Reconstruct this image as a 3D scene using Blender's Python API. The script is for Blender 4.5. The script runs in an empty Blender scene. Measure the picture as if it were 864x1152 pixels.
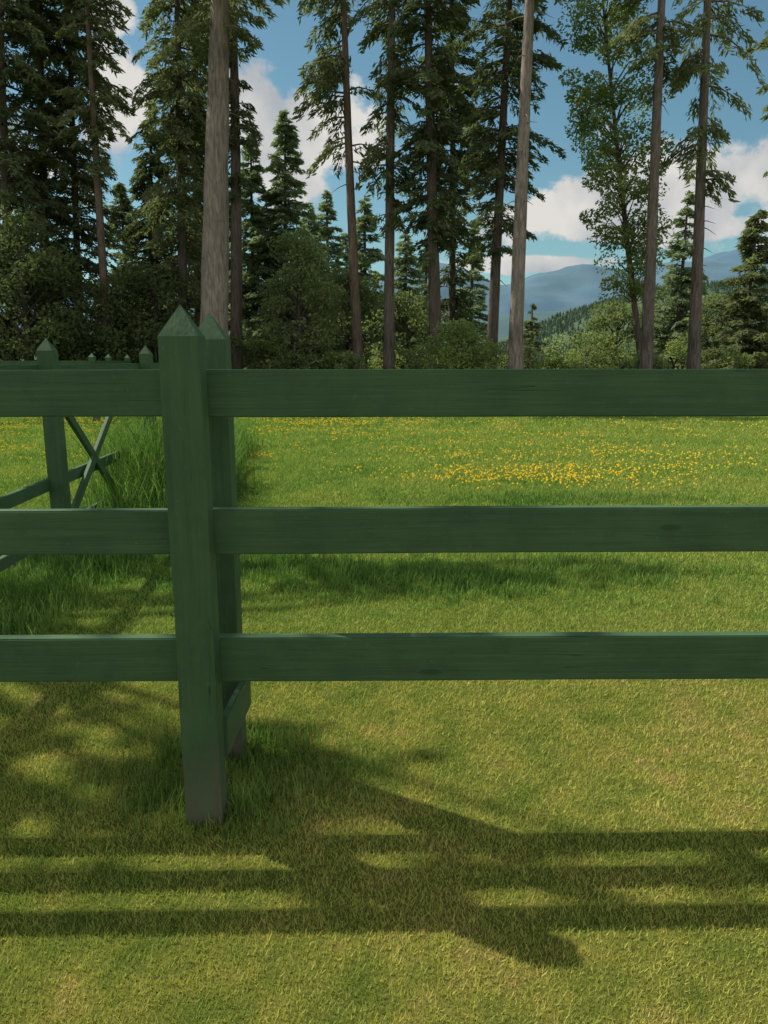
import bpy, bmesh, math, random
import numpy as np
from mathutils import Vector, Matrix
random.seed(7)
scene=bpy.context.scene
scene.view_settings.view_transform='Standard'
scene.view_settings.look='None'
scene.view_settings.exposure=0
col=scene.collection
CAMH=1.4
# ---------------------------------------------------------------- helpers
def link(o):
    col.objects.link(o); return o
def empty(name,loc,label,cat,group=None):
    e=bpy.data.objects.new(name,None); e.empty_display_size=.2; e.location=loc
    link(e); e["label"]=label; e["category"]=cat
    if group: e["group"]=group
    return e
def npmesh(name,V,k,tint=None,mat=None):
    """V (n*k,3) vertices of n separate k-gons"""
    n=len(V)//k
    me=bpy.data.meshes.new(name)
    me.vertices.add(n*k); me.vertices.foreach_set("co",np.ascontiguousarray(V,dtype=np.float32).ravel())
    me.loops.add(n*k); me.loops.foreach_set("vertex_index",np.arange(n*k,dtype=np.int32))
    me.polygons.add(n); me.polygons.foreach_set("loop_start",np.arange(0,n*k,k,dtype=np.int32))
    me.update(calc_edges=True)
    if tint is not None:
        a=me.attributes.new("tint",'FLOAT','POINT')
        a.data.foreach_set("value",np.repeat(tint,k).astype(np.float32))
    if mat: me.materials.append(mat)
    return me
def tube(pts,rad,sides=10,rng=None,rough=0.0):
    pts=[Vector(p) for p in pts]; V=[];F=[]
    n=len(pts)
    for i,p in enumerate(pts):
        t=(pts[min(i+1,n-1)]-pts[max(i-1,0)]).normalized()
        ref=Vector((0,1,0)) if abs(t.y)<.9 else Vector((1,0,0))
        u=t.cross(ref).normalized(); v=t.cross(u).normalized()
        for s in range(sides):
            a=2*math.pi*s/sides
            r=rad[i]*(1+(rng.uniform(-rough,rough) if rng is not None else 0))
            V.append(p+(u*math.cos(a)+v*math.sin(a))*r)
    for i in range(n-1):
        for s in range(sides):
            a=i*sides+s;b=i*sides+(s+1)%sides
            F.append((a,b,b+sides,a+sides))
    F.append(tuple(range((n-1)*sides,n*sides)))
    return V,F
def join_mesh(name,parts,mat,smooth=True):
    V=[];F=[]
    for v,f in parts:
        o=len(V); V+=[tuple(x) for x in v]; F+=[tuple(i+o for i in q) for q in f]
    me=bpy.data.meshes.new(name); me.from_pydata(V,[],F)
    if smooth: me.polygons.foreach_set("use_smooth",[True]*len(me.polygons))
    me.materials.append(mat); me.update(); return me
def norm(a): return a/np.maximum(np.linalg.norm(a,axis=1,keepdims=True),1e-6)
def leafquads(c,d,s,asp,rng):
    """c centres, d directions, s lengths -> rhombus faces"""
    n=len(c); d=norm(d); w=norm(np.cross(d,rng.normal(size=(n,3))))
    s=s[:,None]
    V=np.empty((n,4,3)); V[:,0]=c-d*s*.5; V[:,1]=c+w*s*asp*.5-d*s*.08; V[:,2]=c+d*s*.5; V[:,3]=c-w*s*asp*.5-d*s*.08
    return V.reshape(-1,3)
# ---------------------------------------------------------------- materials
def newmat(name):
    m=bpy.data.materials.new(name); m.use_nodes=True
    nt=m.node_tree; nt.nodes.clear()
    return m,nt,nt.nodes,nt.links
def N(nodes,t,**kw):
    n=nodes.new(t)
    for k,v in kw.items(): setattr(n,k,v)
    return n
def ramp(nodes,stops):
    r=nodes.new('ShaderNodeValToRGB'); e=r.color_ramp.elements
    while len(e)<len(stops): e.new(.5)
    for i,(p,c) in enumerate(stops):
        e[i].position=p; e[i].color=(*c,1) if len(c)==3 else c
    return r
def noise(nodes,links,vec,scale,detail=4,rough=.55,dist=0):
    n=nodes.new('ShaderNodeTexNoise'); n.inputs['Scale'].default_value=scale
    n.inputs['Detail'].default_value=detail; n.inputs['Roughness'].default_value=rough
    n.inputs['Distortion'].default_value=dist
    if vec is not None: links.new(vec,n.inputs['Vector'])
    return n
def mathn(nodes,links,op,a,b=None,clamp=False):
    m=nodes.new('ShaderNodeMath'); m.operation=op; m.use_clamp=clamp
    for i,x in enumerate((a,b)):
        if x is None: continue
        if isinstance(x,(int,float)): m.inputs[i].default_value=x
        else: links.new(x,m.inputs[i])
    return m.outputs[0]
def mixc(nodes,links,fac,a,b,mode='MIX'):
    m=nodes.new('ShaderNodeMix'); m.data_type='RGBA'; m.blend_type=mode
    for s,x in ((m.inputs[0],fac),(m.inputs[6],a),(m.inputs[7],b)):
        if isinstance(x,(int,float)): s.default_value=x
        elif isinstance(x,tuple): s.default_value=(*x,1)
        else: links.new(x,s)
    return m.outputs[2]
def maprange(nodes,links,v,a,b,c,d,smooth=False):
    m=nodes.new('ShaderNodeMapRange')
    if smooth: m.interpolation_type='SMOOTHSTEP'
    links.new(v,m.inputs[0])
    for i,x in enumerate((a,b,c,d)): m.inputs[i+1].default_value=x
    return m.outputs[0]

def foliage(name,dark,light,trans=.3,scale=.6):
    m,nt,nd,lk=newmat(name)
    at=N(nd,'ShaderNodeAttribute',attribute_name='tint')
    geo=N(nd,'ShaderNodeNewGeometry')
    nz=noise(nd,lk,geo.outputs['Position'],scale,1)
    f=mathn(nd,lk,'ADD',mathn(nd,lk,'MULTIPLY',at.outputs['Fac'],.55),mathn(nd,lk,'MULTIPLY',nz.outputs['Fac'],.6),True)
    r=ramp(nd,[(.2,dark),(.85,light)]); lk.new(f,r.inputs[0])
    b=N(nd,'ShaderNodeBsdfDiffuse'); lk.new(r.outputs[0],b.inputs['Color'])
    t=N(nd,'ShaderNodeBsdfTranslucent')
    tc=mixc(nd,lk,1.0,r.outputs[0],(1.15,1.2,.75),'MULTIPLY'); lk.new(tc,t.inputs['Color'])
    mx=N(nd,'ShaderNodeMixShader'); mx.inputs[0].default_value=trans
    lk.new(b.outputs[0],mx.inputs[1]); lk.new(t.outputs[0],mx.inputs[2])
    o=N(nd,'ShaderNodeOutputMaterial'); lk.new(mx.outputs[0],o.inputs[0])
    return m
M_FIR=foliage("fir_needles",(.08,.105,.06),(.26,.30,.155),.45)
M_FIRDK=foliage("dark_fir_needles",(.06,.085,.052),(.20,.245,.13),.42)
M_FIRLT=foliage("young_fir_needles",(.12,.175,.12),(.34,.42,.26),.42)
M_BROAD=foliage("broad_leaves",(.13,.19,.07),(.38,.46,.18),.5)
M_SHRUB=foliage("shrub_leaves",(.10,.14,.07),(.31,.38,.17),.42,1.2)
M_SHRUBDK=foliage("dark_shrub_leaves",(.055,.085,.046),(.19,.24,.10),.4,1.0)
M_FOREST=foliage("distant_conifers",(.065,.11,.075),(.11,.16,.105),.1,.02)

def bark(name,dark,light):
    m,nt,nd,lk=newmat(name)
    tc=N(nd,'ShaderNodeTexCoord'); mp=N(nd,'ShaderNodeMapping'); mp.inputs['Scale'].default_value=(1,1,.16)
    lk.new(tc.outputs['Object'],mp.inputs[0])
    n1=noise(nd,lk,mp.outputs[0],14,6,.65,.4); n2=noise(nd,lk,tc.outputs['Object'],.7,3)
    f=mathn(nd,lk,'ADD',mathn(nd,lk,'MULTIPLY',n1.outputs['Fac'],.7),mathn(nd,lk,'MULTIPLY',n2.outputs['Fac'],.35),True)
    r=ramp(nd,[(.38,dark),(.68,light)]); lk.new(f,r.inputs[0])
    b=N(nd,'ShaderNodeBsdfPrincipled'); lk.new(r.outputs[0],b.inputs['Base Color']); b.inputs['Roughness'].default_value=.9
    bp=N(nd,'ShaderNodeBump'); bp.inputs['Strength'].default_value=1; bp.inputs['Distance'].default_value=.08
    lk.new(n1.outputs['Fac'],bp.inputs['Height']); lk.new(bp.outputs[0],b.inputs['Normal'])
    o=N(nd,'ShaderNodeOutputMaterial'); lk.new(b.outputs[0],o.inputs[0]); return m
M_BARK=bark("grey_brown_bark",(.12,.098,.088),(.46,.385,.34))
M_BARKMD=bark("grey_bark",(.07,.056,.05),(.28,.23,.205))
M_BARKDK=bark("dark_bark",(.055,.043,.037),(.20,.16,.135))
M_BARKRD=bark("reddish_bark",(.09,.063,.052),(.28,.205,.16))

def paintwood(name,axis):
    m,nt,nd,lk=newmat(name)
    tc=N(nd,'ShaderNodeTexCoord'); mp=N(nd,'ShaderNodeMapping')
    mp.inputs['Scale'].default_value=(.8,22,22) if axis=='x' else (22,22,.8)
    oi=N(nd,'ShaderNodeObjectInfo')
    vm=N(nd,'ShaderNodeVectorMath',operation='ADD'); lk.new(tc.outputs['Object'],vm.inputs[0])
    cx=N(nd,'ShaderNodeCombineXYZ'); lk.new(mathn(nd,lk,'MULTIPLY',oi.outputs['Random'],40),cx.inputs[0 if axis=='x' else 2]); lk.new(cx.outputs[0],vm.inputs[1])
    lk.new(vm.outputs[0],mp.inputs[0])
    g=noise(nd,lk,mp.outputs[0],2.6,6,.7,.12)
    big=noise(nd,lk,vm.outputs[0],3.5,4,.6)
    r=ramp(nd,[(.34,(.038,.090,.040)),(.52,(.056,.120,.054)),(.68,(.078,.148,.070))])
    f=mathn(nd,lk,'ADD',mathn(nd,lk,'MULTIPLY',g.outputs['Fac'],.5),mathn(nd,lk,'MULTIPLY',big.outputs['Fac'],.5))
    lk.new(f,r.inputs[0])
    # fine cracks
    mp2=N(nd,'ShaderNodeMapping'); mp2.inputs['Scale'].default_value=(.35,9,9) if axis=='x' else (9,9,.35)
    lk.new(vm.outputs[0],mp2.inputs[0])
    ck=noise(nd,lk,mp2.outputs[0],2.0,3,.5,.1)
    d=mathn(nd,lk,'ABSOLUTE',mathn(nd,lk,'SUBTRACT',ck.outputs['Fac'],.5))
    cm=maprange(nd,lk,d,.001,.0038,1,0)
    gate=maprange(nd,lk,noise(nd,lk,vm.outputs[0],1.7,2).outputs['Fac'],.52,.60,0,1)
    crack=mathn(nd,lk,'MULTIPLY',cm,gate)
    c1=mixc(nd,lk,mathn(nd,lk,'MULTIPLY',crack,.75),r.outputs[0],(.013,.018,.012))
    # small knots
    mp3=N(nd,'ShaderNodeMapping'); mp3.inputs['Scale'].default_value=(2.6,8,8) if axis=='x' else (8,8,2.6)
    lk.new(vm.outputs[0],mp3.inputs[0])
    vo=N(nd,'ShaderNodeTexVoronoi'); vo.inputs['Scale'].default_value=1; lk.new(mp3.outputs[0],vo.inputs['Vector'])
    kn=maprange(nd,lk,vo.outputs['Distance'],.05,.11,1,0,True)
    c1=mixc(nd,lk,mathn(nd,lk,'MULTIPLY',kn,.45),c1,(.02,.032,.018))
    # pale scuffs and grime
    sc=maprange(nd,lk,noise(nd,lk,vm.outputs[0],55,5,.7).outputs['Fac'],.62,.75,0,.6)
    c2=mixc(nd,lk,sc,c1,(.17,.20,.15))
    gr=maprange(nd,lk,noise(nd,lk,vm.outputs[0],9,5,.7).outputs['Fac'],.52,.72,0,.4)
    c2=mixc(nd,lk,gr,c2,(.045,.064,.038))
    geo=N(nd,'ShaderNodeNewGeometry'); sp=N(nd,'ShaderNodeSeparateXYZ'); lk.new(geo.outputs['Position'],sp.inputs[0])
    zz=mathn(nd,lk,'ADD',sp.outputs[2],mathn(nd,lk,'MULTIPLY',mathn(nd,lk,'SUBTRACT',g.outputs['Fac'],.5),.9))
    low=maprange(nd,lk,zz,.0,.26,.9,0)
    c3=mixc(nd,lk,low,c2,mixc(nd,lk,g.outputs['Fac'],(.05,.045,.032),(.22,.175,.135)))
    b=N(nd,'ShaderNodeBsdfPrincipled'); lk.new(c3,b.inputs['Base Color']); b.inputs['Roughness'].default_value=.65
    b.inputs['Specular IOR Level'].default_value=.3
    h=mathn(nd,lk,'SUBTRACT',g.outputs['Fac'],mathn(nd,lk,'MULTIPLY',crack,1.0))
    bp=N(nd,'ShaderNodeBump'); bp.inputs['Strength'].default_value=.6; bp.inputs['Distance'].default_value=.005
    lk.new(h,bp.inputs['Height']); lk.new(bp.outputs[0],b.inputs['Normal'])
    o=N(nd,'ShaderNodeOutputMaterial'); lk.new(b.outputs[0],o.inputs[0]); return m
M_RAIL=paintwood("green_painted_board",'x'); M_POST=paintwood("green_painted_post",'z')

def lawn_colour(nd,lk):
    geo=N(nd,'ShaderNodeNewGeometry'); P=geo.outputs['Position']
    sp=N(nd,'ShaderNodeSeparateXYZ'); lk.new(P,sp.inputs[0])
    n1=noise(nd,lk,P,.9,3,.6); n2=noise(nd,lk,P,6,3,.65)
    yn=mathn(nd,lk,'ADD',sp.outputs[1],mathn(nd,lk,'MULTIPLY',mathn(nd,lk,'SUBTRACT',n1.outputs['Fac'],.5),4))
    far=maprange(nd,lk,yn,2.4,4.6,0,1,True)
    f=mathn(nd,lk,'ADD',mathn(nd,lk,'MULTIPLY',n1.outputs['Fac'],.55),mathn(nd,lk,'MULTIPLY',n2.outputs['Fac'],.45))
    f=mathn(nd,lk,'ADD',f,maprange(nd,lk,sp.outputs[0],-1.5,1.8,-.045,.04))
    rn=ramp(nd,[(.38,(.31,.40,.095)),(.53,(.54,.54,.15)),(.67,(.74,.57,.26))]); lk.new(f,rn.inputs[0])
    rf=ramp(nd,[(.36,(.21,.35,.085)),(.5,(.32,.44,.105)),(.66,(.45,.49,.135))]); lk.new(f,rf.inputs[0])
    return mixc(nd,lk,far,rn.outputs[0],rf.outputs[0]),P
def ground_mat():
    m,nt,nd,lk=newmat("lawn_ground")
    c,P=lawn_colour(nd,lk)
    fine=noise(nd,lk,P,60,3,.7)
    c2=mixc(nd,lk,1.0,c,mixc(nd,lk,fine.outputs['Fac'],(.06,.07,.06),(.45,.45,.40)),'MULTIPLY')
    b=N(nd,'ShaderNodeBsdfDiffuse'); lk.new(c2,b.inputs['Color'])
    bp=N(nd,'ShaderNodeBump'); bp.inputs['Strength'].default_value=.6; bp.inputs['Distance'].default_value=.02
    lk.new(fine.outputs['Fac'],bp.inputs['Height']); lk.new(bp.outputs[0],b.inputs['Normal'])
    o=N(nd,'ShaderNodeOutputMaterial'); lk.new(b.outputs[0],o.inputs[0]); return m
def blade_mat(name,mul=(1,1,1),trans=.35,var=1.0):
    m,nt,nd,lk=newmat(name)
    c,P=lawn_colour(nd,lk)
    at=N(nd,'ShaderNodeAttribute',attribute_name='tint')
    v=mixc(nd,lk,at.outputs['Fac'],(.50,.62,.5),(1.38,1.28,1.3))
    c2=mixc(nd,lk,1.0,mixc(nd,lk,1.0,c,v,'MULTIPLY'),mul,'MULTIPLY')
    b=N(nd,'ShaderNodeBsdfDiffuse'); lk.new(c2,b.inputs['Color'])
    t=N(nd,'ShaderNodeBsdfTranslucent'); lk.new(mixc(nd,lk,1.0,c2,(1.1,1.15,.75),'MULTIPLY'),t.inputs['Color'])
    mx=N(nd,'ShaderNodeMixShader'); mx.inputs[0].default_value=trans
    lk.new(b.outputs[0],mx.inputs[1]); lk.new(t.outputs[0],mx.inputs[2])
    o=N(nd,'ShaderNodeOutputMaterial'); lk.new(mx.outputs[0],o.inputs[0]); return m
M_GROUND=ground_mat(); M_BLADE=blade_mat("lawn_blades"); M_TALL=blade_mat("tall_grass_blades",(.54,.68,.72),.35)
def plain(name,c,rough=.8,c2=None,scale=3):
    m,nt,nd,lk=newmat(name)
    b=N(nd,'ShaderNodeBsdfPrincipled'); b.inputs['Roughness'].default_value=rough; b.inputs['Specular IOR Level'].default_value=.15
    geo=N(nd,'ShaderNodeNewGeometry'); n=noise(nd,lk,geo.outputs['Position'],scale,6,.6)
    r=ramp(nd,[(.35,c),(.65,c2 or c)]); lk.new(n.outputs['Fac'],r.inputs[0]); lk.new(r.outputs[0],b.inputs['Base Color'])
    o=N(nd,'ShaderNodeOutputMaterial'); lk.new(b.outputs[0],o.inputs[0]); return m
M_FLOWER=plain("dandelion_petals",(.78,.50,.02),.6,(.85,.62,.03),20)
M_MOUNT=plain("hazy_blue_mountain",(.080,.155,.225),1,(.125,.21,.27),.003)  # blue distance haze is painted into the base colour, no haze volume
M_MOUNT2=plain("hazy_blue_green_ridge",(.065,.125,.14),1,(.095,.16,.155),.006)  # aerial haze mixed into the ridge's base colour as well
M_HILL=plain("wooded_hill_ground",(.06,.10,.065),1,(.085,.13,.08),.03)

# ---------------------------------------------------------------- world, sun, camera
SH=Vector((.66,-.37,-1.0))           # direction sunlight travels
elev=math.atan(1/math.hypot(SH.x,SH.y))
w=bpy.data.worlds.new("World"); scene.world=w; w.use_nodes=True
nt=w.node_tree; nd=nt.nodes; lk=nt.links; nd.clear()
sky=N(nd,'ShaderNodeTexSky',sky_type='NISHITA'); sky.sun_disc=False
sky.sun_elevation=elev; sky.sun_rotation=math.atan2(-SH.x,-SH.y)%(2*math.pi)
sky.air_density=1.0; sky.dust_density=.4; sky.ozone_density=1.5
tc=N(nd,'ShaderNodeTexCoord'); D=tc.outputs['Generated']
wob=noise(nd,lk,D,9,6,.6)
def dirof(u,v):
    a=(u-432)/832; b=(576-v)/832
    return Vector((a,.9796+.201*b,-.201+.9796*b)).normalized()
blobs=[(dirof(u,v),rx,ry) for u,v,rx,ry in [(335,145,76,48),(290,116,44,34),(392,172,42,20),(135,112,28,52),(130,12,22,20),(735,218,100,22),(640,242,56,25),(835,200,60,36),(600,297,100,7),(760,258,130,13),(-150,150,120,60),(1050,220,160,60)]]
blobs+=[(Vector((.1,-.85,.5)),900,430),(Vector((.8,-.3,.5)),500,300),(Vector((-.8,-.4,.35)),400,260)]  # unseen cloud banks behind the camera, added as fill light
mask=None
for (c,rx,ry) in blobs:
    s=N(nd,'ShaderNodeVectorMath',operation='SUBTRACT'); lk.new(D,s.inputs[0]); s.inputs[1].default_value=c
    q=N(nd,'ShaderNodeVectorMath',operation='MULTIPLY'); lk.new(s.outputs[0],q.inputs[0]); q.inputs[1].default_value=(800/rx,800/rx,800/ry)
    l=N(nd,'ShaderNodeVectorMath',operation='LENGTH'); lk.new(q.outputs[0],l.inputs[0])
    f=maprange(nd,lk,l.outputs['Value'],0,1.9,1,0)
    mask=f if mask is None else mathn(nd,lk,'MAXIMUM',mask,f)
dens=mathn(nd,lk,'ADD',mask,mathn(nd,lk,'MULTIPLY',mathn(nd,lk,'SUBTRACT',wob.outputs['Fac'],.5),1.9))
cf=maprange(nd,lk,dens,.36,.56,0,.96,True)
mpw=N(nd,'ShaderNodeMapping'); mpw.inputs['Location'].default_value=(.02,0,-.035); lk.new(D,mpw.inputs[0])
shd=noise(nd,lk,mpw.outputs[0],8,5,.52)
cr=ramp(nd,[(.36,(.56,.60,.64)),(.57,(1.0,.96,.90))]); lk.new(shd.outputs['Fac'],cr.inputs[0])
bg1=N(nd,'ShaderNodeBackground'); 
skc=mixc(nd,lk,1.0,sky.outputs[0],(.72,.95,.84),'MULTIPLY')
lk.new(skc,bg1.inputs[0]); bg1.inputs[1].default_value=.105
bg2=N(nd,'ShaderNodeBackground'); lk.new(cr.outputs[0],bg2.inputs[0]); bg2.inputs[1].default_value=.76
mx=N(nd,'ShaderNodeMixShader'); lk.new(cf,mx.inputs[0]); lk.new(bg1.outputs[0],mx.inputs[1]); lk.new(bg2.outputs[0],mx.inputs[2])
o=N(nd,'ShaderNodeOutputWorld'); lk.new(mx.outputs[0],o.inputs[0])

sl=bpy.data.lights.new("sun","SUN"); sl.energy=5.0; sl.angle=math.radians(.55); sl.color=(1,.93,.80)
so=bpy.data.objects.new("sun",sl); link(so); so.rotation_euler=SH.to_track_quat('-Z','Y').to_euler(); so.location=(-20,14,32)

cam=bpy.data.cameras.new("camera"); cam.sensor_fit='VERTICAL'; cam.sensor_height=36; cam.sensor_width=27; cam.lens=26
cam.clip_end=30000; cam.clip_start=.05
co=bpy.data.objects.new("camera",cam); link(co); co.location=(0,0,CAMH); co.rotation_euler=(math.radians(90-11.6),0,0)
scene.camera=co

# ---------------------------------------------------------------- ground
me=bpy.data.meshes.new("ground"); s=9000
me.from_pydata([(-s,-s,0),(s,-s,0),(s,s,0),(-s,s,0)],[],[(0,1,2,3)]); me.materials.append(M_GROUND)
g=bpy.data.objects.new("ground",me); link(g); g["kind"]="structure"; g["label"]="mown lawn and meadow ground"

def blades(n,dmin,dmax,hfun,wfun,lean,seed):
    r=np.random.default_rng(seed)
    d=np.exp(r.uniform(math.log(dmin),math.log(dmax),n)); x=r.uniform(-1,1,n)*(.60*d+.6)
    h=hfun(d)*r.uniform(.4,1.35,n); w=wfun(d)*r.uniform(.7,1.3,n)
    az=r.uniform(0,2*math.pi,n); la=r.uniform(0,2*math.pi,n); ll=h*lean*r.uniform(.3,1.5,n)
    V=np.zeros((n,3,3))
    V[:,0,0]=x-np.cos(az)*w/2; V[:,0,1]=d-np.sin(az)*w/2
    V[:,1,0]=x+np.cos(az)*w/2; V[:,1,1]=d+np.sin(az)*w/2
    V[:,2,0]=x+np.cos(la)*ll; V[:,2,1]=d+np.sin(la)*ll; V[:,2,2]=h
    V[:,0:2,2]=-.003
    return V.reshape(-1,3),r.uniform(0,1,n)
V,t=blades(820000,1.15,24,lambda d:.008+.0028*d,lambda d:.0017+.0011*d,.85,3)
me=npmesh("grass",V,3,t,M_BLADE)
o=bpy.data.objects.new("grass",me); link(o); o["kind"]="stuff"; o["label"]="short sunlit lawn grass with dry patches"

def curved_blades(px,py,h,w,seed,lean=.45):
    r=np.random.default_rng(seed); n=len(px)
    la=r.uniform(0,2*math.pi,n); az=la+math.pi/2+r.normal(0,.4,n); ll=h*lean*r.uniform(.3,1.4,n)
    V=np.zeros((n,2,4,3)); wx=np.cos(az)*w/2; wy=np.sin(az)*w/2
    def pt(f,zf): return px+np.cos(la)*ll*f, py+np.sin(la)*ll*f, h*zf
    a=pt(0,0); b=pt(.3,.6); c=pt(1,1.)
    for k,(q,sx) in enumerate(((a,-1),(a,1),(b,.85),(b,-.85))):
        V[:,0,k,0]=q[0]+wx*sx; V[:,0,k,1]=q[1]+wy*sx; V[:,0,k,2]=q[2]
    for k,(q,sx) in enumerate(((b,-.85),(b,.85),(c,.1),(c,-.1))):
        V[:,1,k,0]=q[0]+wx*sx; V[:,1,k,1]=q[1]+wy*sx; V[:,1,k,2]=q[2]
    return V.reshape(-1,3), np.repeat(r.uniform(0,1,n),2)
PX=[];PY=[];H=[];W=[]
def tuft_area(n,x,y,sx,sy,h,w,seed,tuft=12):
    r=np.random.default_rng(seed); m=max(1,n//tuft)
    cx=x+r.normal(0,sx,m); cy=y+r.normal(0,sy,m); hh=h*r.uniform(.4,1.3,m)
    ex=np.repeat(cx,tuft)+r.normal(0,.02+w*3,m*tuft); ey=np.repeat(cy,tuft)+r.normal(0,.02+w*3,m*tuft)
    PX.append(ex);PY.append(ey);H.append(np.repeat(hh,tuft)*r.uniform(.6,1.2,m*tuft));W.append(np.full(m*tuft,w))
tuft_area(1900,-.52,2.16,.15,.08,.05,.003,21)
tuft_area(1900,-.30,2.30,.18,.10,.042,.003,22)
tuft_area(1200,-.85,2.25,.2,.08,.04,.003,23)
tuft_area(1500,-.55,2.5,.15,.08,.075,.0034,24)
tuft_area(500,-.53,2.03,.10,.02,.035,.003,29)
tuft_area(7000,.3,4.6,.7,.22,.07,.0055,25)
tuft_area(3000,1.5,4.8,.4,.16,.06,.0055,26)
tuft_area(4000,-.9,5.0,.5,.3,.07,.0055,27)
for k in range(26):
    d=3.6+k*.33; x=-2.27-.0495*(d-5.1)
    tuft_area(1200,x+.12,d,.16,.16,.13+(.26 if d>5.6 else 0)*min(1,(d-5.2)/1.2),.0035+.0007*d,100+k)
tuft_area(9000,-2.05,7.5,.17,.6,.56,.009,31)
tuft_area(5000,-2.25,7.2,.16,.35,.70,.009,37)
tuft_area(4500,-2.5,9.6,.14,.8,.45,.010,32)
tuft_area(8000,-2.9,4.9,.5,.4,.09,.0055,33)
tuft_area(4500,1.9,7.4,.9,.2,.06,.008,34)
tuft_area(5000,0,18,6,1.2,.10,.014,36)
px=np.concatenate(PX);py=np.concatenate(PY);h=np.concatenate(H);w_=np.concatenate(W)
V,t=curved_blades(px,py,h,w_,5)
me=npmesh("tall_grass",V,4,t,M_TALL)
o=bpy.data.objects.new("tall_grass",me); link(o); o["kind"]="stuff"; o["label"]="unmown tufts of darker green grass"

# dandelions
r=np.random.default_rng(41)
fx=[];fy=[]
def fl(n,x,y,sx,sy,k=7):
    m=max(1,n//k); cx=np.repeat(x+r.normal(0,sx,m),k); cy=np.repeat(y+r.normal(0,sy,m),k)
    fx.append(cx+r.normal(0,.18,m*k)); fy.append(cy+r.normal(0,.16,m*k))
fl(420,2.2,8.9,.9,.45); fl(260,1.5,9.8,1.3,1.1); fl(300,3.6,10.5,1.2,1.3); fl(90,1.2,8.3,.5,.25)
fl(600,-1.9,16,1.5,1.5); fl(560,-7.4,15,1.3,1.8); fl(200,-5.2,11.5,1,1.4)
fx.append(r.uniform(-9,10,600)); fy.append(r.uniform(8,19,600))
fl(380,.5,14,3,2)
fx=np.concatenate(fx);fy=np.concatenate(fy); n=len(fx)
z=.02+.0042*fy+r.uniform(0,.02,n); rad=r.uniform(.006,.012,n)+fy*.0005
V=np.zeros((n,7,4,3))
ang=np.arange(7)/7*2*math.pi
for k in range(7):
    a,b=ang[k],ang[(k+1)%7]
    mid=(a+b)/2 if b>a else (a+b+2*math.pi)/2
    V[:,k,0]=np.stack([fx,fy,z+rad*.9],1)
    V[:,k,1]=np.stack([fx+np.cos(a)*rad,fy+np.sin(a)*rad,z+rad*.35],1)
    V[:,k,2]=np.stack([fx+np.cos(mid)*rad*.7,fy+np.sin(mid)*rad*.7,z-rad*.4],1)
    V[:,k,3]=np.stack([fx+np.cos(b)*rad,fy+np.sin(b)*rad,z+rad*.35],1)
me=npmesh("dandelion_flowers",V.reshape(-1,3),4,None,M_FLOWER)
o=bpy.data.objects.new("dandelion_flowers",me); link(o); o["kind"]="stuff"; o["label"]="scattered yellow dandelion flowers in the meadow"

# ---------------------------------------------------------------- fences
def child(o,p,world):
    link(o); o.parent=p; o.location=Vector(world)-p.location; return o
def post_mesh(name,w,d,h,cap):
    bm=bmesh.new()
    zs=[-.25,.3,.7,1.05,h-cap]
    rings=[]
    for i,z in enumerate(zs):
        j=.0015
        rings.append([bm.verts.new((sx*w/2+random.uniform(-j,j),sy*d/2+random.uniform(-j,j),z)) for sx,sy in((-1,-1),(1,-1),(1,1),(-1,1))])
    for a,b in zip(rings,rings[1:]):
        for k in range(4): bm.faces.new((a[k],a[(k+1)%4],b[(k+1)%4],b[k]))
    ap=bm.verts.new((0,0,h))
    for k in range(4): bm.faces.new((rings[-1][k],rings[-1][(k+1)%4],ap))
    bm.faces.new(rings[0][::-1])
    ed=[e for e in bm.edges if e.calc_face_angle(0)>.4]
    bmesh.ops.bevel(bm,geom=ed,offset=.003,segments=2,affect='EDGES')
    me=bpy.data.meshes.new(name); bm.to_mesh(me); bm.free(); me.materials.append(M_POST); return me
def board_mesh(name,L,t,h,warp=.001):
    bm=bmesh.new(); n=max(2,int(L/.35)); rings=[]
    for i in range(n+1):
        x=-L/2+L*i/n; oz=random.uniform(-warp,warp); oy=random.uniform(-warp,warp)
        rings.append([bm.verts.new((x,sy*t/2+oy,sz*h/2+oz)) for sy,sz in((-1,-1),(1,-1),(1,1),(-1,1))])
    for a,b in zip(rings,rings[1:]):
        for k in range(4): bm.faces.new((a[k],b[k],b[(k+1)%4],a[(k+1)%4]))
    bm.faces.new(rings[0]); bm.faces.new(rings[-1][::-1])
    bmesh.ops.recalc_face_normals(bm,faces=bm.faces)
    ed=[e for e in bm.edges if e.calc_face_angle(0)>.6]
    bmesh.ops.bevel(bm,geom=ed,offset=.0035,segments=2,affect='EDGES')
    me=bpy.data.meshes.new(name); bm.to_mesh(me); bm.free(); me.materials.append(M_RAIL); return me
def board(name,p,a,b,t,h,label=None):
    a=Vector(a);b=Vector(b); v=b-a; L=v.length
    me=board_mesh(name,L,t,h); o=bpy.data.objects.new(name,me)
    yaw=math.atan2(v.y,v.x); pit=-math.asin(v.z/L)
    o.rotation_euler=(0,pit,yaw)
    child(o,p,(a+b)/2)
    if label:o["label"]=label
    return o
pm=post_mesh("post",.110,.075,1.548,.085)
YAW=math.radians(.85); t_=math.tan(YAW)
mf=empty("fence",(-.545,2.08,0),"dark green painted board fence with pointed posts on the lawn","fence")
p1=bpy.data.objects.new("post",pm); child(p1,mf,(-.550,2.066,0)); p1.rotation_euler=(0,0,YAW)
p2=bpy.data.objects.new("post",post_mesh("post",.110,.1,1.55,.085)); child(p2,mf,(-.560,2.45,0)); p2.rotation_euler=(0,0,YAW)
yb=lambda x:2.1265+(x+.5)*t_
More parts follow.
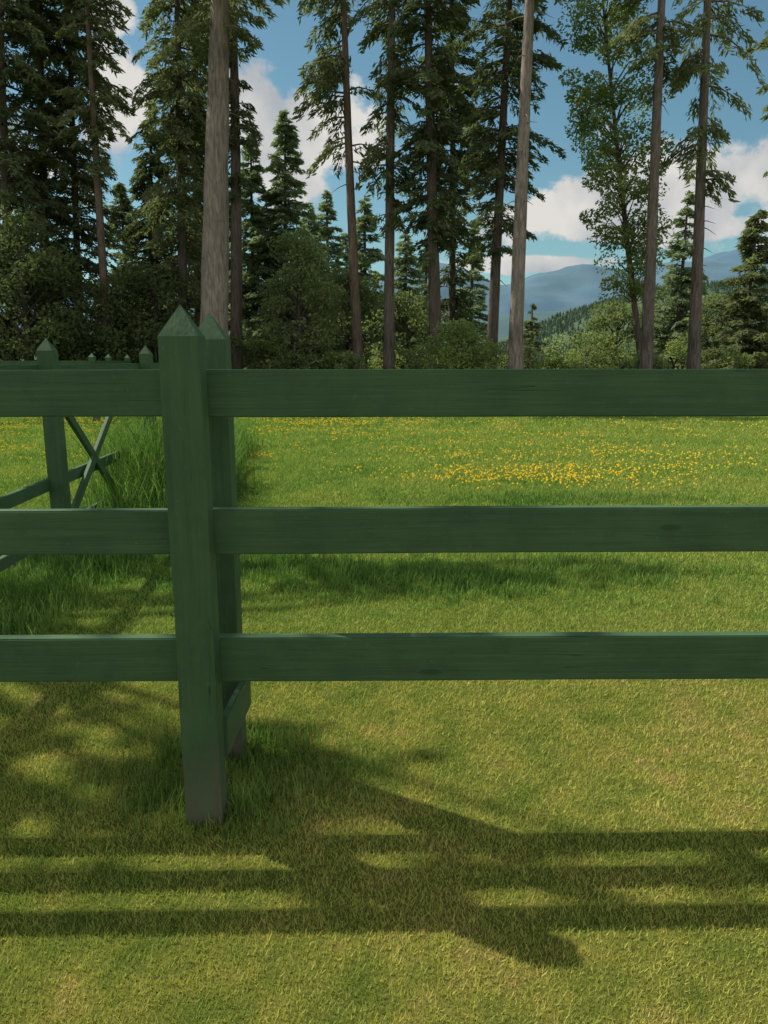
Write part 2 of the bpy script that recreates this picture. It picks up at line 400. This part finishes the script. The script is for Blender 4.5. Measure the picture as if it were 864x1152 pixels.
for zc,hh,dz in((1.308,.134,.001),(.906,.136,.004),(.509,.143,-.002)):
    board("rail",mf,(-.547,yb(-.547),zc+.0005),(3.1,yb(3.1),zc+dz*2),.04,hh-.001)
    board("rail",mf,(-2.25,yb(-2.25),zc),(-.549,yb(-.549),zc),.04,hh-.004)
for x in(3.05,):
    q=bpy.data.objects.new("post",pm); child(q,mf,(x,yb(x)-.067,0))
board("spacer_board",mf,(-.496,2.106,.255),(-.496,2.51,.235),.022,.13,"weathered board joining the two posts near the ground")
def sfx(d): return -2.27-.0495*(d-5.1)
sf=empty("fence",(sfx(5.1),5.1,0),"green board fence with crossed braces running across the meadow","fence")
for d in(2.6,5.1,7.6,10.1):
    q=bpy.data.objects.new("post",post_mesh("post",.108,.09,1.548,.085)); child(q,sf,(sfx(d),d,0))
off=-.072
for a,b_ in((2.6,5.1),(5.1,7.6),(7.6,10.1)):
    e=.003
    board("rail",sf,(sfx(a)+off,a+e,1.31),(sfx(b_)+off,b_-e,1.31),.035,.12)
    board("rail",sf,(sfx(a)+off,a+e,.55),(sfx(b_)+off,b_-e,.55),.035,.085)
    board("rail",sf,(sfx(a)+off,a+e,.20),(sfx(b_)+off,b_-e,.20),.035,.075)
o2=off+.036
board("brace",sf,(sfx(5.1)+o2,5.16,1.24),(sfx(6.7)+o2,6.75,.03),.03,.07)
board("brace",sf,(sfx(5.15)+o2+.032,5.15,.20),(sfx(7.5)+o2+.032,6.9,1.22),.03,.07)
ff=empty("fence",(-6.57,17,0),"green board fence along the far lane","fence")
pts=[(-14.5,16.6),(-11.8,16.7),(-9.2,16.85),(-6.57,17.0),(-7.0,19.2),(-7.3,21.5)]
mpf=post_mesh("post",.13,.13,1.56,.09)
for x,y in pts:
    q=bpy.data.objects.new("post",mpf); child(q,ff,(x,y,0))
for (a,b_) in zip(pts,pts[1:]):
    v=(Vector((b_[0],b_[1]))-Vector(a)).normalized(); n_=Vector((v.y,-v.x))*.085
    for z in(1.33,.9,.5):
        board("rail",ff,(a[0]+n_.x+v.x*.004,a[1]+n_.y+v.y*.004,z),(b_[0]+n_.x-v.x*.004,b_[1]+n_.y-v.y*.004,z),.035,.12)

# ---------------------------------------------------------------- trees
def wx(u,d): return (u-432)/849*d      # bearing of a trunk at eye level -> metres
def zat(v,d):
    b=(576-v)/832; return 1.4+d*(b*.9796-.201)/(.9796+.201*b)
def axisfn(lean,H,bow,seed):
    r=random.Random(seed); bx=r.uniform(-1,1)*bow; by=r.uniform(-1,1)*bow
    return lambda z:Vector((lean*z+bx*math.sin(z/H*math.pi),by*math.sin(z/H*math.pi),z))
def conifer(d,u0,u1,wpx,z0,H,R,dens=1.0,mat=None,barkm=None,shape='column',droop=.45,sprig=.26,seed=0,label="",side=0,nbr=None,cat="tree",gap=.0,rise=.25):
    rg=np.random.default_rng(seed)
    x0=wx(u0,d); xt=(u1-432)/931*d; lean=(xt-x0)/(.426*d+1.4)
    ax=axisfn(lean,H,.12,seed)
    e=empty("fir_tree",(x0-lean*1.4,d,0),label,cat,"tall trees along the meadow edge")
    r0=wpx/849*d/2
    n=26; zs=[-.4]+[H*i/n for i in range(n+1)]
    rad=[r0*1.35]+[r0*(1.0+.35*math.exp(-z/1.0))*(1-.8*(z/H)**1.1) for z in zs[1:]]
    parts=[tube([ax(z) for z in zs],rad,12,rg,.05)]
    for i in range(int(max(0,z0-2)*2.2)):
        z=rg.uniform(1.5,z0); az=rg.uniform(0,6.283); L=rg.uniform(.15,.9)
        a=Vector(ax(z)); dv=Vector((math.cos(az),math.sin(az),rg.uniform(-.5,.1)))
        parts.append(tube([a,a+dv*L*.5,a+dv*L+Vector((0,0,-L*.15))],[.022,.014,.004],4))
    C=[];Dd=[];S=[];T=[]
    nbr=nbr or int((H-z0)*11*dens)
    for i in range(nbr):
        f=rg.uniform(0,1); 
        if shape=='cone': f=f**1.25
        z=z0+(H-z0)*f
        if shape=='column': pr=min(1,(1-f)*2.2)**.7*(.55+.45*min(1,f*5)); tier=.6+.4*math.sin(z*2.1+seed)
        else: pr=(1-f)**.75; tier=.85+.15*math.sin(z*5+seed)
        if rg.uniform()<gap*(1-tier): continue
        L=R*pr*(rg.uniform(.45,1.1) if shape=='column' else rg.uniform(.6,1.12))*(.72+.28*tier)+.10
        az=rg.uniform(0,2*math.pi)
        if side and rg.uniform()<.55: az=rg.normal(0,.8)+(math.pi if side<0 else 0)
        dirv=np.array([math.cos(az),math.sin(az),0.]); sd=np.array([-dirv[1],dirv[0],0.])
        p0=np.array(ax(z))
        rs=rise*rg.uniform(-.3,1.4); dr=droop*rg.uniform(.6,1.4)
        if L>.35:
            pt=[tuple(p0+dirv*L*t+np.array([0,0,(rs*t-dr*t*t)*L])) for t in(0,.35,.7,1)]
            parts.append(tube(pt,[.018+.014*L,.013+.009*L,.01,.004],4))
        m=int((14+L*66)*1.0)
        t=rg.uniform(.08,1,m)**.8; s=rg.uniform(0,1,m)*rg.choice([-1,1],m)
        tw=(L*.34*(1-t)+.12)
        P=p0+dirv*(L*t)[:,None]+np.array([0,0,1.])*((rs*t-dr*t*t)*L)[:,None]
        P=P+sd*(tw*s)[:,None]+dirv*(np.abs(s)*tw*.5)[:,None]
        P[:,2]-=np.abs(s)*tw*.35+rg.uniform(0,.16,m)*droop*2
        P+=rg.normal(0,.03,(m,3))
        dd=dirv*.6+sd*(np.sign(s)*.6)[:,None]+rg.normal(0,.35,(m,3)); dd[:,2]-=droop*1.1
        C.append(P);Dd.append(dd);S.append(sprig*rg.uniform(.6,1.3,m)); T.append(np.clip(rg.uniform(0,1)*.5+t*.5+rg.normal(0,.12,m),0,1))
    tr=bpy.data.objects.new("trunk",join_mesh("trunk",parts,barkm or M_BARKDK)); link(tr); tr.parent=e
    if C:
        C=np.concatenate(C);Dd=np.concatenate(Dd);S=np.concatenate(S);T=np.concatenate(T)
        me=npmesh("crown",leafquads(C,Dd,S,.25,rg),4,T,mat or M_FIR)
        cr_=bpy.data.objects.new("crown",me); link(cr_); cr_.parent=e
    return e
def broad(name,x,y,zb,H,R,n,mat,seed,label,leaf=.13,trunk_r=.12,cat="tree",lean=0,nclump=None,group=None,flat=1.0,tight=1.0):
    rg=np.random.default_rng(seed)
    e=empty(name,(x,y,0),label,cat,group)
    parts=[];Hc=H-zb; ax=axisfn(lean,H,.15,seed)
    zs=[-.3,0,.3*H,.6*H,.92*H]
    parts.append(tube([ax(z) for z in zs],[trunk_r*1.3,trunk_r,trunk_r*.75,trunk_r*.45,.02],8,rg,.05))
    k=nclump or max(14,int(16*R*Hc/3))
    C=[];T=[];Dd=[]
    for i in range(k):
        f=rg.uniform(0,1); z=zb+Hc*f; pr=math.sin(math.pi*min(.98,(f*.8+.14)))**.7
        az=rg.uniform(0,2*math.pi); rr=R*pr*rg.uniform(.25,1)**.6
        b0=np.array(ax(z)); c=b0+np.array([math.cos(az)*rr,math.sin(az)*rr*flat,0])
        parts.append(tube([tuple(np.array(ax(max(.2,z-rr*.6)))),tuple((b0+c)/2+np.array([0,0,-.05])),tuple(c)],[.02+.01*R,.015,.006],4))
        cr=(R*rg.uniform(.2,.42)+.08)*tight; m=int(n/k*rg.uniform(.7,1.3))
        q=norm(rg.normal(size=(m,3)))*(cr*rg.uniform(.3,1,m)**.5)[:,None]; q[:,2]*=.65
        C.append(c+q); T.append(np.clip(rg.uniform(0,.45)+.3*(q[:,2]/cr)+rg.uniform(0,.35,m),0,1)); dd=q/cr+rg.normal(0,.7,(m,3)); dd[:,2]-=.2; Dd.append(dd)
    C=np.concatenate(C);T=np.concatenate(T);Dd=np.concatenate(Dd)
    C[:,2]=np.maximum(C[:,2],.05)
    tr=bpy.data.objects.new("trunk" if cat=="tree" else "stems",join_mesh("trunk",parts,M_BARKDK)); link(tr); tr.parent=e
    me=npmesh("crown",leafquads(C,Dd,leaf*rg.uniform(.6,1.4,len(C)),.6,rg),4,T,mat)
    c=bpy.data.objects.new("crown" if cat=="tree" else "foliage",me); link(c); c.parent=e
    return e
LT="tall dark fir tree with drooping branches at meadow edge"
conifer(25,241,254,34,10.5,21,2.4,.7,M_FIR,M_BARK,seed=1,label="thick pale grey fir trunk, bare to great height")
conifer(28,265,259,15,6.8,20,1.2,.7,M_FIRDK,M_BARKDK,seed=2,label=LT)
conifer(28,403,387,12,8.2,20,2.0,.75,M_FIR,M_BARKRD,seed=3,label="slender fir tree with bare lower trunk",side=-1,gap=.6,droop=.6)
conifer(28,438,444,13,6.0,20,1.5,.75,M_FIR,M_BARKMD,seed=4,label="fir tree with sparse hanging branches",gap=.6,droop=.6)
conifer(27,490,478,15,5.0,20,1.6,1.2,M_FIRDK,M_BARKDK,seed=5,label=LT)
conifer(31,508,506,9,2.5,20,1.5,1.2,M_FIRDK,M_BARKDK,seed=6,label=LT)
conifer(28,553,575,13,5.2,20,2.0,1.3,M_FIRDK,M_BARKDK,seed=7,label="dense dark fir tree with leaning trunk")
conifer(24,580,600,17,11.5,21,2.2,.6,M_FIR,M_BARK,seed=8,label="leaning pale fir trunk, bare to great height")
conifer(25,727,743,14,9.5,20,1.6,.6,M_FIR,M_BARKMD,seed=9,label="slender grey fir trunk with high branches",gap=.7)
conifer(26,780,793,14,6.8,20,1.9,.65,M_FIR,M_BARKMD,seed=10,label="fir tree with sparse drooping branches",gap=.7,droop=.7)
conifer(27,122,98,10,7.5,20,1.6,.8,M_FIR,M_BARKRD,seed=12,label="leaning fir tree with bare reddish lower trunk",gap=.4)
conifer(29,92,80,9,2.5,20,1.9,1.2,M_FIRDK,M_BARKDK,seed=13,label=LT)
conifer(27,15,5,12,1.8,20,2.3,1.2,M_FIRDK,M_BARKDK,seed=14,label=LT)
conifer(29,52,45,11,2.2,20,2.1,1.2,M_FIRDK,M_BARKDK,seed=15,label=LT)
conifer(30,-30,-50,11,1.8,20,2.4,1.1,M_FIRDK,M_BARKDK,seed=16,label=LT)
conifer(29,207,200,12,3.4,20,2.0,1.2,M_FIR,M_BARKDK,seed=17,label=LT,droop=.6)
conifer(32,226,222,12,3.4,20,1.5,1.0,M_FIRDK,M_BARKRD,seed=18,label=LT)
conifer(32,168,172,9,2.4,11.5,1.9,2.0,M_FIRDK,M_BARKDK,seed=19,label=LT,shape='cone')
conifer(28,895,915,12,7.5,20,2.4,.8,M_FIR,M_BARKDK,seed=20,label=LT,gap=.6)
LY="young pointed fir tree with full branches"
def young(d,u,vtop,R,seed,mat=M_FIRLT,dn=2.3):
    H=zat(vtop,d); conifer(d,u,(u-432)*1.0965+432,7,.8,H,R,dn,mat,M_BARKDK,shape='cone',droop=.22,sprig=.27,seed=seed,label=LY,rise=.25)
young(35,328,124,2.7,31,dn=2.9); young(35,291,150,1.9,32,dn=2.6); young(42,370,214,2.3,33); young(41,411,220,2.2,34)
young(33,760,214,1.7,35,dn=1.8); young(28,838,236,1.9,36,M_FIR,3.0); young(38,455,262,1.9,37); young(40,350,228,2.1,38)
young(44,530,250,1.8,39); young(36,148,205,1.9,40,M_FIR); young(40,262,200,1.9,41,M_FIR)
young(50,596,342,1.3,42,M_FIR,1.5); young(42,480,270,1.8,43); young(37,232,240,1.9,45,M_FIR); young(44,390,262,1.9,46)
d=27
broad("leafy_tree",wx(729,d),d,3.6,17,1.45,24000,M_BROAD,51,"leaning slender leafy tree with light green foliage",leaf=.11,trunk_r=.13,lean=-.175,nclump=150)
broad("leafy_tree",wx(334,27.5),27.5,.6,zat(262,27.5),1.35,18000,M_SHRUB,52,"rounded bushy tree with dull green leaves",nclump=130,leaf=.10)
broad("leafy_tree",wx(30,25),25,.4,5.6,2.3,11000,M_SHRUBDK,53,"dark green bushy tree",nclump=70)
broad("leafy_tree",wx(110,27),27,.4,4.0,2.2,9500,M_SHRUBDK,54,"dark green bushy tree",nclump=60)
broad("leafy_tree",wx(180,28),28,.4,4.6,1.9,8000,M_SHRUBDK,55,"dark green bushy tree",nclump=60)
broad("leafy_tree",wx(-60,25),25,.4,5.5,2.4,6000,M_SHRUBDK,56,"dark green bushy tree",nclump=50)
broad("leafy_tree",wx(395,34),34,.4,zat(310,34),1.8,9000,M_SHRUB,57,"rounded bushy tree with dull green leaves",nclump=70)
broad("leafy_tree",wx(455,32),32,.4,zat(335,32),1.6,8000,M_SHRUB,58,"rounded bushy tree with dull green leaves",nclump=60)
broad("leafy_tree",wx(695,34),34,.4,zat(342,34),1.5,7000,M_SHRUB,59,"rounded bushy tree with dull green leaves",nclump=60)
broad("leafy_tree",wx(805,31),31,.4,zat(338,31),1.3,7000,M_SHRUB,60,"rounded bushy tree with dull green leaves",nclump=60)
broad("leafy_tree",wx(750,36),36,.4,zat(338,36),1.8,7000,M_SHRUB,61,"rounded bushy tree with dull green leaves",nclump=60)
rs=random.Random(5)
for i in range(30):
    u=-60+i*33+rs.uniform(-8,8); d=rs.uniform(25.5,30)
    top=rs.uniform(387,400)
    if u<270: top-=rs.uniform(5,35)
    broad("shrub",wx(u,d),d,.1,zat(top,d),rs.uniform(.75,1.1),2200,M_SHRUBDK if u<290 else (M_BROAD if i%2 else M_SHRUB),70+i,"dense green shrub at the foot of the trees",leaf=.10,trunk_r=.04,cat="shrub",nclump=18,group="shrubs along the meadow edge")
broad("shrub",wx(520,24.5),24.5,.1,zat(366,24.5),1.3,8000,M_BROAD,120,"large rounded light green shrub below the firs",leaf=.09,trunk_r=.05,cat="shrub",nclump=60,group="shrubs along the meadow edge")
broad("shrub",wx(665,33),33,.1,zat(378,33),1.9,4500,M_BROAD,121,"low spreading light green shrub",leaf=.12,trunk_r=.05,cat="shrub",nclump=34,group="shrubs along the meadow edge")
broad("shrub",wx(290,29),29,.1,zat(385,29),1.0,3500,M_SHRUB,122,"low spreading light green shrub",leaf=.10,trunk_r=.05,cat="shrub",nclump=30,group="shrubs along the meadow edge")

# tree beside the lawn whose crown shades the grass
def shade_tree():
    rg=np.random.default_rng(200)
    base=np.array([-6.6,6.1,0.])
    e=empty("leafy_tree",tuple(base),"tall leafy tree standing beside the lawn","tree")
    parts=[tube([(0,0,-.3),(0,0,0),(.05,-.05,3),(.1,-.1,5.5),(.2,-.1,7.2)],[.30,.24,.19,.12,.05],12,rg,.04)]
    C=[]
    # limb ends: ground point shaded by it, spread, leaf cover
    tg=[(-1.2,2.26,.30,.11,2.2),(-.80,2.14,.2,.10,2.2),(-1.35,2.03,.25,.04,1.4),(-.28,2.33,.15,.05,2.2),(-.04,2.38,.12,.02,1.8),(-.33,2.08,.16,.06,2.0),(-.06,1.93,.15,.04,1.3),(.18,1.80,.17,.04,1.3),(.45,1.75,.16,.025,1.2),(-.3,1.74,.20,.02,.8),(.86,1.80,.18,.02,1.3),(-1.05,1.80,.25,.02,.7),(.72,1.93,.2,.014,.9),(-.6,1.94,.2,.04,1.3),
        (-.25,4.45,.24,.06,2.0),(.2,4.7,.32,.10,2.3),(.45,4.95,.3,.06,1.8),(.95,4.6,.26,.07,2.0),(-.75,4.9,.3,.10,1.8),(1.3,4.95,.25,.06,1.6),(1.75,4.75,.2,.05,1.6),(.5,4.35,.2,.035,1.5),(-2.6,5.1,.6,.25,1.6),(-1.8,4.9,.3,.12,1.6),(-1.6,4.2,.16,.12,1.5),(-1.75,3.7,.16,.12,1.5),(-2.2,2.4,.5,.25,1.4),(-3,3.4,.7,.4,1.0),(-1.3,2.57,.26,.04,1.6),(-1.55,3.0,.2,.05,1.0),(-.45,2.62,.12,.025,1.2)]
    for gx,gy,sx,sy,cov in tg:
        z0=rg.uniform(6.4,7.6)
        if gy>4: z0+=1.3
        c0=np.array([gx-SH.x*z0,gy-SH.y*z0,z0])
        parts.append(tube([(.15,-.1,z0-2.4),tuple((c0-base)*np.array([.5,.5,0])+np.array([0,0,z0-.7])),tuple(c0-base)],[.05,.025,.006],5))
        n=int(cov*4*math.pi*sx*sy/.0022)
        m=max(3,n//12)
        kx=rg.normal(gx,sx,m); ky=rg.normal(gy,sy,m)
        ga=np.repeat(kx,12)+rg.normal(0,.045,m*12); gb=np.repeat(ky,12)+rg.normal(0,.022,m*12)
        z=z0+rg.normal(0,.25,m*12)
        C.append(np.stack([ga-SH.x*z,gb-SH.y*z,z],1)-base)
    C=np.concatenate(C); n=len(C)
    tr=bpy.data.objects.new("trunk",join_mesh("trunk",parts,M_BARKDK)); link(tr); tr.parent=e
    me=npmesh("crown",leafquads(C,rg.normal(size=(n,3)),rg.uniform(.08,.14,n),.65,rg),4,rg.uniform(0,1,n),M_SHRUBDK)
    c=bpy.data.objects.new("crown",me); link(c); c.parent=e
shade_tree()

# ---------------------------------------------------------------- hills
def terrain(name,x0,x1,y0,y1,nx,ny,hf,mat,label):
    V=[];F=[]
    for j in range(ny+1):
        for i in range(nx+1):
            x=x0+(x1-x0)*i/nx; y=y0+(y1-y0)*j/ny
            V.append((x,y,hf(x,y)-2))
    for j in range(ny):
        for i in range(nx):
            a=j*(nx+1)+i; F.append((a,a+1,a+nx+2,a+nx+1))
    me=bpy.data.meshes.new(name); me.from_pydata(V,[],F); me.materials.append(mat)
    me.polygons.foreach_set("use_smooth",[True]*len(me.polygons))
    o=bpy.data.objects.new(name,me); link(o); o["kind"]="structure"; o["label"]=label; return o
from mathutils import noise as mn
def fb(x,y,s,oct=5):
    return mn.fractal(Vector((x/s,y/s,3.1)),1.0,2.0,oct)
def sm(t): t=max(0,min(1,t)); return t*t*(3-2*t)
def hm(x,y):
    ridge=455+150*math.exp(-((x-2200)/700)**2)+50*math.exp(-((x-150)/350)**2)+40*math.exp(-((x-1300)/350)**2)-60*sm((-x)/1500)
    p=sm((y-3200)/1300)*(1-.6*sm((y-4700)/1300))
    return (ridge+fb(x,y,600,6)*100)*p
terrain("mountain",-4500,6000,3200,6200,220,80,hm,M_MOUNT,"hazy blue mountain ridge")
def hm2(x,y):
    p=sm((y-1300)/500)*(1-.5*sm((y-1900)/400))
    return (100+110*sm((x-250)/800)+fb(x,y,260)*26)*p
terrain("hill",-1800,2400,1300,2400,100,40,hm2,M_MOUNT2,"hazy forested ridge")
def hh(x,y):
    p=sm((y-480)/250)
    return (4+68*sm((x-75)/220)+fb(x,y,80)*5)*p
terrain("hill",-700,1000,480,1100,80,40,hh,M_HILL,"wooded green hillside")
rg=np.random.default_rng(77); tv=[];tt=[]
for i in range(11000):
    y=rg.uniform(500,1000); x=rg.uniform(-.4,.75)*y
    z=hh(x,y)-2; H=rg.uniform(3.5,7); R=H*.28
    tn=rg.uniform(0,1)
    for k in range(2):
        zb=z+H*(.05+.36*k); zt=zb+H*.6; rr=R*(1-.35*k)
        a0=rg.uniform(0,6)
        for s_ in range(5):
            a=a0+s_*1.2566; b=a+1.2566; j=rg.uniform(.75,1.25)
            tv+= [(x,y,zt),(x+math.cos(a)*rr*j,y+math.sin(a)*rr*j,zb),(x+math.cos(b)*rr*j,y+math.sin(b)*rr*j,zb)]
            tt.append(tn*.6+.4*rg.uniform())
me=npmesh("distant_forest",np.array(tv),3,np.array(tt),M_FOREST)
o=bpy.data.objects.new("distant_forest",me); link(o); o["kind"]="stuff"; o["label"]="conifer forest covering the far hillside"
